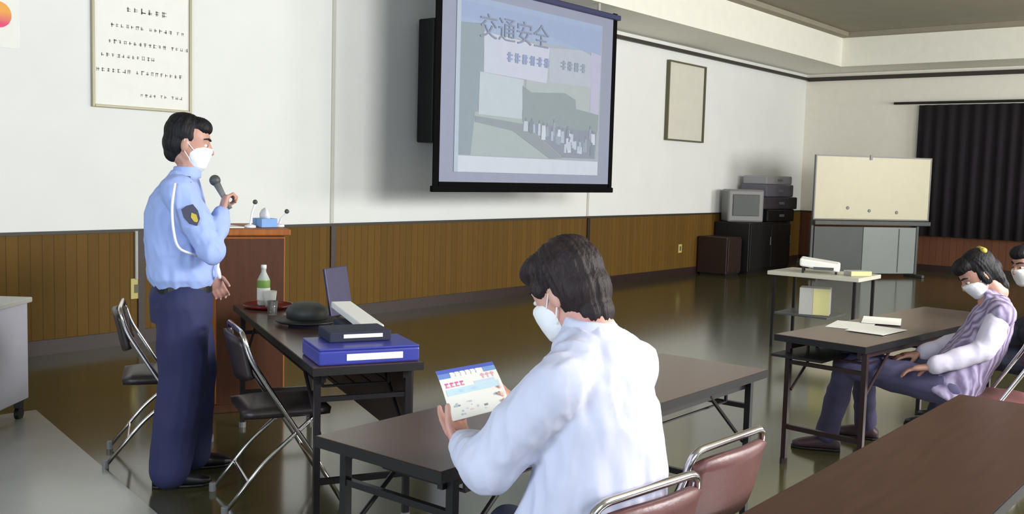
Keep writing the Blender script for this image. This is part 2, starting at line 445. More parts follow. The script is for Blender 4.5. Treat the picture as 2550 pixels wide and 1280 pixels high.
for x in (.4, 1.56, 2.72): obj('hanger', B(x-.02, x+.02, -.01, .01, 2.08, 2.17), M['steeld'], t)
EM = .22
def P(poly, col, dep, bm, mats, em=EM):
    """one flat coloured patch of the projected slide"""
    c = flat(col, em, .8)
    if c not in mats: mats.append(c)
    mi = mats.index(c); y = -.0045 - dep*.0008 - len(bm.faces)*.00001 - (.0002*(len(bm.faces) % 3))
    vs = [bm.verts.new((x-ox, y, z-oz)) for x, z in poly]
    f = bm.faces.new(vs); f.material_index = mi
R4 = lambda a, b, c, d: [(a, c), (b, c), (b, d), (a, d)]
bm = bmesh.new(); mats = []
P(R4(7.2, 9.7, 1.5, 3.22), (182, 192, 204), 0, bm, mats)
P(R4(7.23, 9.68, 2.9, 3.22), (176, 194, 228), 1, bm, mats)
P([(7.23, 3.16), (9.68, 3.16), (9.68, 2.86), (8.7, 2.98), (7.23, 3.0)], (170, 188, 226), 2, bm, mats)
P([(7.25, 1.67), (7.25, 2.95), (7.62, 2.98), (7.6, 2.4), (7.5, 1.95), (7.45, 1.67)], (160, 176, 188), 3, bm, mats)
P([(7.45, 1.67), (7.5, 2.1), (8.3, 2.1), (8.9, 1.8), (9.0, 1.67)], (184, 198, 202), 3, bm, mats)
P(R4(8.3, 9.68, 2.1, 2.86), (190, 202, 206), 3, bm, mats)
P([(7.61, 2.9), (8.7, 2.86), (8.66, 2.48), (7.62, 2.5)], (214, 220, 240), 4, bm, mats)
P([(7.56, 2.5), (8.26, 2.48), (8.25, 2.07), (7.55, 2.08)], (206, 218, 228), 5, bm, mats)
P([(8.7, 2.86), (9.3, 2.9), (9.68, 2.82), (9.68, 2.5), (8.7, 2.5)], (196, 206, 222), 4, bm, mats)
P([(9.48, 2.9), (9.68, 2.88), (9.66, 2.2), (9.5, 2.2)], (200, 202, 230), 5, bm, mats)
P([(8.24, 2.42), (8.4, 2.36), (9.0, 2.4), (9.2, 2.34), (9.22, 2.24), (9.67, 2.2), (9.66, 2.0), (8.26, 2.04)], (160, 174, 180), 6, bm, mats)
P([(7.5, 2.06), (8.3, 2.02), (9.0, 1.68), (8.75, 1.67), (8.1, 1.94), (7.5, 2.0)], (160, 172, 180), 6, bm, mats)
P([(8.28, 2.04), (9.64, 2.0), (9.62, 1.69), (9.0, 1.69)], (156, 166, 182), 7, bm, mats)
random.seed(11)
for i in range(34):     # standing figures in the projected photograph
    x = 8.3 + 1.3*random.random(); lim = 1.72 + max(0, (8.95-x))*.42; z = random.uniform(lim, 1.92); ww = random.uniform(.02, .045); hh = random.uniform(.07, .16)
    c = random.choice([(206, 216, 234), (220, 228, 244), (148, 160, 176), (190, 204, 224), (170, 182, 200)])
    P([(x-ww, z), (x+ww, z), (x+ww*.8, z+hh), (x-ww*.8, z+hh)], c, 8+i*.05, bm, mats)
    P([(x-.015, z+hh), (x+.015, z+hh), (x+.012, z+hh+.035), (x-.012, z+hh+.035)], (150, 160, 178), 8+i*.05, bm, mats)
P(R4(7.2, 9.68, 1.5, 1.66), (222, 231, 246), 9, bm, mats)
P(R4(7.2, 7.26, 1.5, 3.2), (198, 210, 232), 9, bm, mats)
# blurred second and third rows of lettering
random.seed(3)
for x0, x1, zz, col in ((7.97, 8.72, 2.69, (158, 176, 214)), (8.9, 9.44, 2.7, (164, 176, 196))):
    k = 0; x = x0
    while x < x1 - .06:
        for q in range(5):
            if q % 2: P(R4(x+.005, x+.095, zz-.045+q*.02, zz-.03+q*.02), col, 10+q*.1, bm, mats)
            else:
                xx = x+.01+random.random()*.06; P(R4(xx, xx+.018, zz-.05, zz+.05), col, 10+q*.1, bm, mats)
        x += .125
obj('projected_slide', bm, mats, t)
me = text_mesh('交通安全', .262, .0004)
me.transform(Matrix.Translation((7.53-ox, -.0155, 2.86-oz)) @ Matrix.Rotation(PI/2, 4, 'X') @ Matrix.Diagonal((1.1, 1, 1, 1)))
me.materials.clear(); me.materials.append(flat((150, 160, 186), EM))
o = new_obj('slide_title', me, t); o['label'] = 'grey-blue Japanese title lettering on the slide'
# wall speaker behind the screen
t = thing('wall_speaker', 'tall black speaker on the wall half hidden behind the projection screen', 'speaker', (7.86, YF, 1.8))
obj('speaker_cabinet', B(-.2, .2, -.27, -.04, 0, 1.3), M['black'], t, bevel=.015)
obj('speaker_grille', B(-.17, .17, -.28, -.27, .05, 1.25), M['capdark'], t)
obj('wall_bracket', B(-.05, .05, -.04, 0, .4, .9), M['blackmetal'], t)

# ---------------------------------------------------------------- whiteboard
a = math.atan2(5.03-6.17, 16.61-15.05)
t = thing('whiteboard', 'cream enamel whiteboard on a grey panelled stand in front of the curtain', 'whiteboard', (15.83, 5.6, 0), a)
L_ = 1.95
obj('board_face', B(-.955, 1.1, -.03, 0, .93, 1.9), M['cream2'], t)
bm = bmesh.new()
for q in ((-.975, -.955, .91, 1.92), (1.1, 1.12, .91, 1.92), (-.955, 1.1, 1.9, 1.92), (-.955, 1.1, .91, .93)): box(bm, q[0], q[1], -.035, .01, q[2], q[3])
obj('board_frame', bm, M['grey'], t)
obj('pen_tray', B(-.975, 1.12, -.1, .02, .83, .9), M['greyd'], t, bevel=.01)
obj('lower_panel', B(-.93, -.06, -.02, .01, .05, .80), M['greyd'], t)
o = obj('lower_panel', B(-.06, .9, -.03, .005, .06, .80), M['greyl'], t); o['label'] = 'pale grey-green lower panel'
bm = bmesh.new(); box(bm, .58, .6, -.034, -.03, .08, .78); obj('panel_seam', bm, M['greyd'], t)
for x in (-.97, .94):
    obj('leg', B(x-.02, x+.02, -.02, .02, 0.04, .9), M['greyd'], t)
    obj('foot', B(x-.025, x+.025, -.22, .25, 0.0, .05), M['greyd'], t, bevel=.01)
for x, z in ((-.37, 1.10), (.02, 1.06), (.52, 1.04)):
    bm = lathe(bmesh.new(), [(.028, 0), (.024, .012)], n=16); bmesh.ops.rotate(bm, verts=bm.verts, matrix=Matrix.Rotation(PI/2, 3, 'X')); bmesh.ops.translate(bm, verts=bm.verts, vec=(x, -.03, z))
    o = obj('magnet', bm, M['grey'], t)
obj('clip', B(-.02, .02, -.045, -.03, 1.86, 1.94), M['grey'], t)

# ---------------------------------------------------------------- dark cabinets in the far corner
t = thing('cabinet', 'black low cabinet in the far corner under the stacked boxes', 'cabinet', (15.1, 7.26, 0))
obj('cabinet_body', B(-.6, .95, -.3, .3, .04, .82), M['black'], t, bevel=.01)
obj('plinth', B(-.58, .93, -.28, .28, 0, .04), M['blackmetal'], t)
for x0 in (-.58, .19):
    d = obj('door', B(x0, x0+.74, -.32, -.3, .08, .78), M['black'], t, bevel=.006)
    obj('handle', T([(x0+.7, -.335, .45), (x0+.7, -.335, .58)], .007), M['grey'], d)
t = thing('cabinet', 'smaller dark brown wooden cabinet against the panelling, left of the black one', 'cabinet', (14.2, 7.3, 0))
obj('cabinet_body', B(-.24, .24, -.24, .26, .03, .6), M['darkwood'], t, bevel=.008)
obj('plinth', B(-.22, .22, -.22, .22, 0, .03), M['black'], t)
obj('door', B(-.22, .22, -.26, -.24, .06, .57), M['darkwood'], t, bevel=.006)
# crt television on cabinet
t = thing('television', 'grey boxy television with a dark screen on the black corner cabinet', 'television', (14.74, 7.2, .822), -.75)
obj('television_body', B(-.3, .3, -.12, .2, 0, .52), M['grey'], t, bevel=.03)
obj('screen_glass', B(-.22, .22, -.135, -.12, .1, .44), M['greyd'], t, bevel=.03)
def cushion(x, y, z, wd, dp_, h, mt, label, r=0):
    t = obj('storage_case', B(-wd/2, wd/2, -dp_/2, dp_/2, 0, h), mt, None, bevel=.02)
    t.location = (x, y, z); t.rotation_euler = (0, 0, r)
    bm = bmesh.new(); box(bm, -.06, .06, -dp_/2-.02, -dp_/2, h*.4, h*.6); obj('handle', bm, M['grey'], t)
    tag(t, label, 'case'); return t
cushion(15.62, 7.2, .823, .85, .55, .2, M['black'], 'black hard case at the bottom of the pile behind the whiteboard', -.1)
cushion(15.63, 7.2, 1.026, .9, .55, .2, mat('charcoal_case', s(64, 58, 66), .6), 'charcoal case in the middle of the pile behind the whiteboard', -.2)
cushion(15.6, 7.2, 1.229, .8, .5, .2, mat('slate_case', s(104, 102, 114), .6), 'slate grey case near the top of the pile behind the whiteboard', -.15)
cushion(15.6, 7.2, 1.432, .75, .46, .14, mat('pale_grey_case', s(158, 156, 162), .6), 'pale grey case topmost of the pile behind the whiteboard', -.15)

# ---------------------------------------------------------------- folding tables
def folding_table(name, label, loc, rz, L, Wd, top='tabletop', metal='blackmetal', group=None, shelf=True, panel=False, h=.70):
    t = thing(name, label, 'table', loc, rz, group)
    obj('tabletop', B(-L/2+.004, L/2-.004, -Wd/2+.004, Wd/2-.004, h-.028, h), M[top], t)
    bm = bmesh.new()
    for q in ((-L/2, L/2, -Wd/2, -Wd/2+.004), (-L/2, L/2, Wd/2-.004, Wd/2), (-L/2, -L/2+.004, -Wd/2+.004, Wd/2-.004), (L/2-.004, L/2, -Wd/2+.004, Wd/2-.004)):
        box(bm, *q, h-.034, h-.002)
    obj('edge_band', bm, M['black'], t)
    obj('apron', B(-L/2+.06, L/2-.06, -Wd/2+.05, -Wd/2+.07, h-.075, h-.028), M[metal], t)
    obj('apron', B(-L/2+.06, L/2-.06, Wd/2-.07, Wd/2-.05, h-.075, h-.028), M[metal], t)
    for sx in (-1, 1):
        x = sx*(L/2-.09)
        for sy in (-1, 1):
            y = sy*(Wd/2-.04)
            l = obj('leg', B(x-.013, x+.013, y-.013, y+.013, .02, h-.03), M[metal], t)
            obj('foot_cap', lathe(bmesh.new(), [(.02, 0), (.02, .03)], (x, y, 0), 12), M['brownmetal' if metal == 'brownmetal' else 'grey'], l)
        obj('crossbar', B(x-.01, x+.01, -Wd/2+.05, Wd/2-.05, .19, .215), M[metal], t)
        obj('crossbar', B(x-.01, x+.01, -Wd/2+.05, Wd/2-.05, h-.16, h-.14), M[metal], t)
        for sy in (-1, 1):
            y = sy*(Wd/2-.055)
            obj('brace', T([(x-sx*.01, y, .40), (x-sx*.32, y, h-.06)], .008, 8), M[metal], t)
    if shelf:
        bm = bmesh.new()
        for k in range(5):
            y = -Wd/2+.09+k*(Wd-.18)/4; tube(bm, [(-L/2+.2, y, h-.12), (L/2-.2, y, h-.12)], .005, 6)
        for x in (-L/2+.2, 0, L/2-.2): tube(bm, [(x, -Wd/2+.09, h-.12), (x, Wd/2-.09, h-.12)], .006, 6); box(bm, x-.006, x+.006, -Wd/2+.085, -Wd/2+.095, h-.12, h-.03); box(bm, x-.006, x+.006, Wd/2-.095, Wd/2-.085, h-.12, h-.03)
        obj('wire_shelf', bm, M[metal], t)
    if panel:
        obj('modesty_panel', B(-L/2+.1, L/2-.1, -Wd/2+.01, -Wd/2+.02, h-.38, h-.03), M['vinyld'], t)
    return t
# laptop table: long axis along (.441,.897)
ang = math.atan2(.897, .441)
u_ = V((.441, .897, 0)); v_ = V((.897, -.441, 0))
TC = V((2.77, 2.98, 0)) + u_*.975
folding_table('folding_table', 'dark folding table holding the blue case, hat and red tray, beside the officer', TC, ang, 1.95, .47, 'tabletop', panel=True)
folding_table('folding_table', 'folding table at which the man in the pale shirt sits reading', (2.92, 2.03, 0), 0, 2.02, .52, 'tabletop')
folding_table('folding_table', 'folding table with white papers in front of the woman in lilac', (5.80, 1.83, 0), -.10, 1.9, .5, 'tabletop', 'brownmetal')
folding_table('folding_table', 'reddish brown folding table cutting across the lower right corner', (3.03, .80, 0), 0, 2.0, .46, 'tablebrown')

# ---------------------------------------------------------------- folding chairs
def folding_chair(label, loc, rz, vinyl='vinyl', group=None):
    t = thing('folding_chair', label, 'chair', loc, rz, group)
    w2 = .205
    path = [(-w2, .24, .012), (-w2, .10, .25), (-w2, -.03, .45), (-w2+.003, -.17, .68), (-w2+.01, -.20, .79), (w2-.01, -.20, .79), (w2-.003, -.17, .68), (w2, -.03, .45), (w2, .10, .25), (w2, .24, .012)]
    obj('front_frame', T(rounded(path, .07, 5), .011, 10), M['chrome'], t, smooth=True)
    w3 = .18
    path = [(-w3, -.27, .012), (-w3, -.1, .22), (-w3, .12, .41), (w3, .12, .41), (w3, -.1, .22), (w3, -.27, .012)]
    obj('rear_frame', T(rounded(path, .05, 5), .010, 10), M['chrome'], t, smooth=True)
    obj('stretcher', T([(-w2, .14, .18), (w2, .14, .18)], .008), M['chrome'], t)
    obj('stretcher', T([(-w3, -.17, .13), (w3, -.17, .13)], .008), M['chrome'], t)
    for x, y in ((-w2, .24), (w2, .24), (-w3, -.27), (w3, -.27)):
        obj('rubber_foot', lathe(bmesh.new(), [(.016, 0), (.016, .035), (.012, .04)], (x, y, 0), 12), M['grey'], t)
    # seat pad
    bm = bmesh.new(); nx, ny = 8, 8; g = []
    for i in range(nx+1):
        g.append([])
        for j in range(ny+1):
            x = -.19+.38*i/nx; y = -.19+.38*j/ny; ex = 1-abs(2*i/nx-1)**4; ey = 1-abs(2*j/ny-1)**4
            g[-1].append(bm.verts.new((x*(.9+.1*ey), y, .425+.028*ex*ey - .01*math.sin(PI*i/nx)*math.sin(PI*j/ny))))
    for i in range(nx):
        for j in range(ny): bm.faces.new((g[i][j], g[i+1][j], g[i+1][j+1], g[i][j+1]))
    o = obj('seat', bm, M[vinyl], t, smooth=True); sd = o.modifiers.new('thick', 'SOLIDIFY'); sd.thickness = .03; sd.offset = 0
    # curved backrest pad
    bm = bmesh.new(); g = []
    for i in range(11):
        x = -.19+.38*i/10; g.append([])
        for j in range(6):
            z = .57+.20*j/5; y = -.155-.045*(z-.57)/.2 - .035*(1-(x/.19)**2)
            cz = z - (.02*(x/.19)**4 if j == 5 else 0) + (.02*(x/.19)**4 if j == 0 else 0)
            g[-1].append(bm.verts.new((x, y, cz)))
    for i in range(10):
        for j in range(5): bm.faces.new((g[i][j], g[i+1][j], g[i+1][j+1], g[i][j+1]))
    o = obj('backrest', bm, M[vinyl], t, smooth=True); sd = o.modifiers.new('thick', 'SOLIDIFY'); sd.thickness = .022; sd.offset = 0
    return t
rot_v = math.atan2(-.441, .897) - PI/2
folding_chair('chrome folding chair standing behind the officer, left of his legs', (2.80, 4.55, 0), rot_v-.1, 'vinyld')
folding_chair('chrome and black folding chair pulled up to the laptop table', (2.80, 3.60, 0), rot_v, 'vinyld')
folding_chair('folding chair the man in the pale shirt sits on', (1.965, 1.345, 0), -.12)
folding_chair('empty maroon folding chair pushed under the table right of the seated man', (2.48, 1.41, 0), -.05)
folding_chair('maroon folding chair the woman in lilac sits on', (5.42, 1.24, 0), .30)
folding_chair('folding chair under the cropped person at the right edge', (6.48, 1.10, 0), .05)

# ---------------------------------------------------------------- lectern
ra = ang
t = thing('lectern', 'tall brown wooden lectern behind the laptop table', 'lectern', (3.815, 5.30, 0), ra)
obj('lectern_body', B(-.30, .27, -.21, .21, .05, 1.08), M['lect'], t, bevel=.006)
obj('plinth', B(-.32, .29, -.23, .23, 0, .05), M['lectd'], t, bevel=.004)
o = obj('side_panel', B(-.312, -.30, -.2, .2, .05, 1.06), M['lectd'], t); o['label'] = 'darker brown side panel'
bm = bmesh.new()
vs = [(-.33, -.26, 1.06), (.33, -.26, 1.06), (.33, .26, 1.06), (-.33, .26, 1.06)]
box(bm, -.345, .31, -.235, .235, 1.08, 1.12)
obj('lectern_top', bm, M['lect'], t, bevel=.008)
LT = 1.121
def onlect(f, r): return V((3.815, 5.30, 0)) + u_*f + v_*r
# things on lectern
p = onlect(-.12, .12)
t = thing('tissue_box', 'light blue and white tissue box on top of the lectern', 'tissue box', (p.x, p.y, LT), ra+.3)
obj('box_body', B(-.06, .06, -.055, .055, 0, .055), M['lightblue'], t, bevel=.004)
bm = bmesh.new(); loft(bm, [((0, 0, .055), X, Y, .045, .025), ((0, .005, .08), X, Y, .05, .02), ((.01, 0, .105), X, Y, .035, .01), ((.0, 0, .12), X, Y, .012, .004)], 16)
obj('tissue', bm, M['whitecloth'], t, smooth=True)
for f, r, hgt, lean, lb in ((-.17, .02, .17, .03, 'white gooseneck microphone on the lectern nearest the officer'), (-.08, .215, .11, .05, 'shorter white leaning microphone at the right end of the lectern')):
    p = onlect(f, r)
    t = thing('desk_microphone', lb, 'microphone', (p.x, p.y, LT), 0)
    obj('microphone_base', lathe(bmesh.new(), [(.035, 0), (.033, .012), (.012, .02)], n=20), M['whitecloth'], t)
    d = _r * lean
    obj('microphone_neck', T([(0, 0, .01), (d.x*.3, d.y*.3, hgt*.5), (d.x, d.y, hgt-.02)], .006), M['whitecloth'], t)
    obj('microphone_head', ball(bmesh.new(), (d.x, d.y, hgt-.012), .015), M['greyd'], t, smooth=True)
for f, r, q, z, lb in ((-.14, -.12, .2, 0, 'loose white sheet at the officer-side edge of the lectern top'), (.02, .17, -.4, 0, 'loose white sheet at the far right edge of the lectern top')):
    p = onlect(f, r); o = obj('paper_sheet', B(-.105, .105, -.075, .075, 0, .006), M['paper'])
    o.location = (p.x, p.y, LT+.0005+z); o.rotation_euler = (0, 0, ra+q); tag(o, lb, 'paper')
p = onlect(-.22, .13)

# ---------------------------------------------------------------- things on laptop table
TT = .7005
def ont(sv, tv): return V((2.77, 2.98, 0)) + u_*sv + v_*tv
def put(o, sv, tv, z=TT, r=0):
    p = ont(sv, tv); o.location = (p.x, p.y, z); o.rotation_euler = (0, 0, ang+r); return o
# red tray, bottle, cup, tumbler
t = tag(new_obj('serving_tray', None), 'round dark red lacquer tray at the far end of the laptop table', 'tray'); put(t, 1.78, -.07)
obj('tray_dish', lathe(bmesh.new(), [(.11, 0), (.135, .008), (.14, .022), (.134, .022), (.128, .012), (.02, .009)], n=40), M['red'], t, smooth=True)
bp_ = ont(1.80, -.09)
t = thing('tea_bottle', 'clear plastic tea bottle with a green label standing on the red tray', 'bottle', (bp_.x, bp_.y, TT+.0125))
obj('bottle_body', lathe(bmesh.new(), [(.028, 0), (.031, .01), (.031, .12), (.029, .13), (.012, .165), (.011, .18)], n=24), M['bottle'], t, smooth=True)
obj('bottle_label', lathe(bmesh.new(), [(.0315, .045), (.0318, .05), (.0318, .12), (.0315, .125)], n=24), M['green'], t, smooth=True)
o = obj('bottle_label', lathe(bmesh.new(), [(.0316, .025), (.0322, .028), (.0322, .085), (.0316, .088)], n=24), M['paper'], t, smooth=True); o['label'] = 'white lower label'
t.scale = (1.15, 1.15, 1.15)
obj('bottle_cap', lathe(bmesh.new(), [(.0135, .18), (.0135, .198), (.012, .2)], n=20), M['paper'], t, smooth=True)
cp = bp_ + _r*.055 - _f*.07; 
t = thing('paper_cup', 'white paper cup beside the tea bottle on the red tray', 'cup', (cp.x, cp.y, TT+.0125))
obj('cup_body', lathe(bmesh.new(), [(.026, 0), (.037, .09), (.035, .09), (.025, .006)], n=24), M['paper'], t, smooth=True)
o = obj('drinking_glass', lathe(bmesh.new(), [(.024, 0), (.03, .075), (.028, .075), (.022, .006)], n=24), M['glassm'], smooth=True)
put(o, 1.5, -.1); tag(o, 'small clear drinking glass on the laptop table in front of the red tray', 'glass')
# dark hat
t = tag(new_obj('hat', None), 'dark round cap-like hat with a black brim on the laptop table', 'hat'); put(t, 1.12, .0)
bm = bmesh.new(); e1, e2 = V((1, 0, 0)), V((0, 1, 0))
loft(bm, [(V((0, 0, .03)), X, Y, .12, .10), (V((0, 0, .07)), X, Y, .125, .105), (V((.0, 0, .092)), X, Y, .112, .092), (V((.01, 0, .108)), X, Y, .08, .065), (V((.01, 0, .114)), X, Y, .03, .02)], 32, 2)
obj('crown', bm, M['capdark'], t, smooth=True)
obj('brim', loft(bmesh.new(), [(V((0, 0, .015)), X, Y, .155, .15), (V((0, 0, .022)), X, Y, .17, .16), (V((0, 0, .03)), X, Y, .165, .155), (V((0, 0, .038)), X, Y, .12, .10)], 32, 2), M['black'], t, smooth=True)
obj('sweatband', loft(bmesh.new(), [(V((0, 0, .0)), X, Y, .105, .09), (V((0, 0, .018)), X, Y, .11, .095)], 32, 2), M['navy'], t)
# laptop
t = tag(new_obj('laptop', None), 'open laptop with a purplish screen standing behind the hat', 'laptop'); put(t, 1.46, .13, TT, .75)
obj('keyboard_base', B(-.15, .09, -.06, .09, 0, .018), M['black'], t, bevel=.004)
bm = B(-.17, -.155, -.11, .11, .01, .27)
bmesh.ops.rotate(bm, verts=bm.verts, cent=(-.16, 0, .01), matrix=Matrix.Rotation(.18, 3, 'Y'))
s_ = obj('screen_lid', bm, M['lav'], t, bevel=.004)
bm = B(-.153, -.151, -.095, .095, .03, .255)
bmesh.ops.rotate(bm, verts=bm.verts, cent=(-.16, 0, .01), matrix=Matrix.Rotation(.18, 3, 'Y'))
obj('display', bm, M['lav'], s_)
# blue case, dark device, papers
o = obj('plastic_case', B(-.15, .15, -.215, .215, 0, .06), M['blue'], None, bevel=.008)
put(o, .175, .01); tag(o, 'flat royal blue plastic case at the near end of the laptop table', 'case')
l = obj('case_label', B(-.153, -.1505, -.14, .10, .018, .045), M['paper'], o); l['label'] = 'white label strip on the front edge'
obj('case_lid', B(-.148, .148, -.213, .213, .0605, .07), M['blue'], o, bevel=.003)
o = obj('document_case', B(-.10, .10, -.14, .13, 0, .045), M['navyd'], None, bevel=.006)
put(o, .25, .0, TT+.071); tag(o, 'small black device with a white strip on top of the blue case', 'device')
obj('white_strip', B(-.103, -.1005, -.10, .07, .018, .034), M['paper'], o)
bm = bmesh.new(); box(bm, -.30, .30, -.05, .05, 0, .03)
for v in bm.verts: v.co.z += (v.co.x+.3)*.05
o = obj('paper_bundle', bm, M['paper'], None, bevel=.004); put(o, .665, .13, TT+.075, -.02)
tag(o, 'long white bundle of papers propped behind the blue case', 'papers')
o = obj('binder', B(-.2, .2, -.07, .07, 0, .07), M['navyd'], None, bevel=.005); put(o, .62, .13, TT)
tag(o, 'dark binder lying beneath the long white bundle of papers', 'binder')
o = obj('sticky_note_pad', B(-.02, .02, -.02, .02, 0, .05), M['yellow'], None, bevel=.003); put(o, .55, -.02); tag(o, 'tiny yellow block standing behind the blue case', 'note pad')

# ---------------------------------------------------------------- papers on right table
for (x, y, r, lb) in ((5.50, 2.0, .15, 'white sheet nearest the left end of the table before the woman in lilac'), (5.42, 1.83, -.1, 'white sheet at the near edge of the table before the woman in lilac'), (5.80, 1.93, .3, 'white sheet lying farthest right on the table before the woman in lilac')):
    o = obj('paper_sheet', B(-.15, .15, -.105, .105, 0, .002), M['paper']); o.location = (x, y, .7012 + (.0025 if y < 1.9 else 0.005 if x > 5.7 else 0)); o.rotation_euler = (0, 0, r); tag(o, lb, 'paper')

# ---------------------------------------------------------------- white table, projector, boxes
t = thing('side_table', 'low white-topped table standing before the whiteboard', 'table', (8.63, 3.38, 0), .0)
obj('tabletop', B(-.25, .30, -.38, .45, .655, .69), mat('white_laminate', s(196, 194, 180), .4), t, bevel=.004)
for x, y in ((-.2, -.33), (-.2, .4), (.25, -.33), (.25, .4)): obj('leg', B(x-.012, x+.012, y-.012, y+.012, 0, .655), M['blackmetal'], t)
obj('shelf', B(-.2, .25, -.1, .4, .30, .315), M['greyd'], t)
obj('shelf_rail', B(-.2, .25, -.335, -.325, .30, .315), M['greyd'], t)
t = thing('projector', 'white slab-shaped projector resting tilted on the low white table', 'projector', (8.62, 3.44, .6905), .35)
bm = B(-.15, .15, -.17, .17, .02, .09)
for v in bm.verts: v.co.z += (v.co.y+.17)*.12
obj('projector_body', bm, M['paper'], t, bevel=.015)
obj('vent', B(-.155, -.15, -.12, .05, .035, .06), M['greyd'], t)
bm = tube(bmesh.new(), [(-.05, .17, .085), (-.05, .2, .09)], .03, 16); obj('lens', bm, M['black'], t)
for x, y in ((-.12, -.14), (.12, -.14), (-.12, .14), (.12, .14)): obj('foot', B(x-.01, x+.01, y-.01, y+.01, 0, .03+(y+.17)*.12), M['black'], t)
def ybox(x, y, z, a, b, h, lb, r=.6):
    t = thing('carton', lb, 'box', (x, y, z), r)
    obj('carton_body', B(-a, a, -b, b, 0, h), M['steeld'], t, bevel=.003)
    obj('yellow_side', B(-a-.003, -a, -b+.002, b-.12 if b > .12 else b-.002, .005, h-.005), M['yellow'], t)
ybox(8.62, 3.10, .6905, .06, .1, .045, 'small pale yellow box on the near corner of the white table', .9)
ybox(8.6, 3.46, .316, .09, .13, .24, 'grey and yellow carton on the shelf of the white table', .3)
ybox(8.58, 3.42, .0, .09, .1, .1, 'small grey and yellow carton on the floor below the white table', .3)
# dark folder lying on lower shelf of right table, sticks out
o = obj('folder', B(-.28, .28, -.14, .14, 0, .012), M['black']); o.location = (5.12, 2.02, .588); o.rotation_euler = (0, 0, -.05); tag(o, 'black folder poking out left from the shelf of the table before the woman', 'folder')

# ---------------------------------------------------------------- steel cart at left edge
ca = math.atan2(_r.y, _r.x)
t = thing('steel_cart', 'grey steel cabinet on castors cropped by the left edge', 'cart', (2.42, 5.72, 0), ca)
obj('cart_body', B(-.45, .13, -.22, .22, .12, .68), M['steel'], t, bevel=.006)
obj('cart_top', B(-.46, .15, -.24, .24, .68, .71), M['steeld'], t, bevel=.006)
obj('corner_post', B(.10, .14, -.235, -.215, .12, .68), M['steeld'], t)
for x in (-.38, .09):
    for y in (-.18, .18):
        c_ = obj('castor', B(x-.02, x+.02, y-.02, y+.02, .07, .12), M['blackmetal'], t)
        bm = tube(bmesh.new(), [(x-.012, y, .038), (x+.012, y, .038)], .037, 18); obj('wheel', bm, M['black'], c_)
t = thing('radio', 'black device on top of the grey steel cart', 'device', (2.335, 5.79, .7105), ca)
obj('device_body', B(-.2, .02, -.1, .1, 0, .05), M['black'], t, bevel=.02)
obj('device_dial', lathe(bmesh.new(), [(.02, .05), (.018, .06)], (-.03, 0, 0), 16), M['grey'], t)

# ================================================================= PEOPLE
def hand(bm, wrist, D, N, S, curl=.5, size=1.0, spread=.05, thumb=.5, tcurl=.3):
    """D finger direction, N palm normal (fingers curl towards it), S towards the thumb"""
    D = D.normalized(); N = (N - D*N.dot(D)).normalized(); S = (S - D*S.dot(D) - N*S.dot(N)).normalized()
    w = V(wrist)
    loft(bm, [(w, S, N, .026*size, .02*size), (w+D*.03*size, S, N, .034*size, .017*size), (w+D*.07*size, S, N, .041*size, .015*size), (w+D*.092*size, S, N, .040*size, .012*size)], 18)
    for i, (off, ln) in enumerate(((.030, .074), (.010, .082), (-.011, .076), (-.030, .060))):
        p = w + D*(.088*size) + S*(off*size); a = 0; pts = [p - D*.01*size]; 
        d0 = (D + S*spread*(1.5-i)).normalized()
        rr = .0088*size if i < 3 else .0078*size
        for k, fr in enumerate((.45, .3, .25)):
            a += curl*(1.0 if k == 0 else 1.15)
            d = d0*math.cos(a) + N*math.sin(a); p = p + d*(ln*fr*size); pts.append(p)
        limb(bm, pts, [rr*1.1, rr, rr*.95, rr*.85], 10)
    p = w + D*.028*size + S*.026*size
    d = (D*.62 + S*.7*(1-thumb*.4) + N*(.25+thumb*.5)).normalized(); q = p + d*.036*size
    d2 = (D*.85 + S*.15 + N*(.3+tcurl)).normalized(); q2 = q + d2*.030*size; q3 = q2 + (d2+N*tcurl*.6).normalized()*.024*size
    limb(bm, [p - d*.01, q, q2, q3], [.014*size, .0115*size, .010*size, .0085*size], 10)

HS = [(-.116, .024, .024, .052), (-.100, .042, .050, .036), (-.070, .056, .072, .018), (-.035, .066, .086, .008), (0, .071, .094, .0), (.035, .074, .098, -.004),
      (.07, .068, .090, -.008), (.095, .053, .072, -.010), (.112, .030, .042, -.010), (.118, .010, .014, -.010)]
def head_add(bm, C, R, F, U, k=1.0):
    loft(bm, [(C + U*z*k + F*o*k, R, F, a*k, b*k) for z, a, b, o in HS], 28, 2.1)
    limb(bm, [C + F*.092*k + U*.012*k, C + F*.112*k - U*.022*k], [.009*k, .013*k], 10)          # nose
    ball(bm, C + F*.098*k - U*.026*k + R*.01*k, .009*k); ball(bm, C + F*.098*k - U*.026*k - R*.01*k, .009*k)
    for sg in (-1, 1):
        ell(bm, C + R*(sg*.074*k) - U*.012*k - F*.008*k, (R + F*.3*sg).normalized(), F, U, .010*k, .018*k, .033*k)        # ear
        limb(bm, [C + F*.082*k + R*(sg*.012*k) + U*.03*k, C + F*.07*k + R*(sg*.045*k) + U*.032*k], [.011*k, .009*k], 8)  # brow ridge
    ell(bm, C + F*.086*k - U*.062*k, R, F, U, .024*k, .012*k, .008*k)
    ell(bm, C + F*.080*k - U*.1*k, R, F, U, .018*k, .014*k, .014*k)
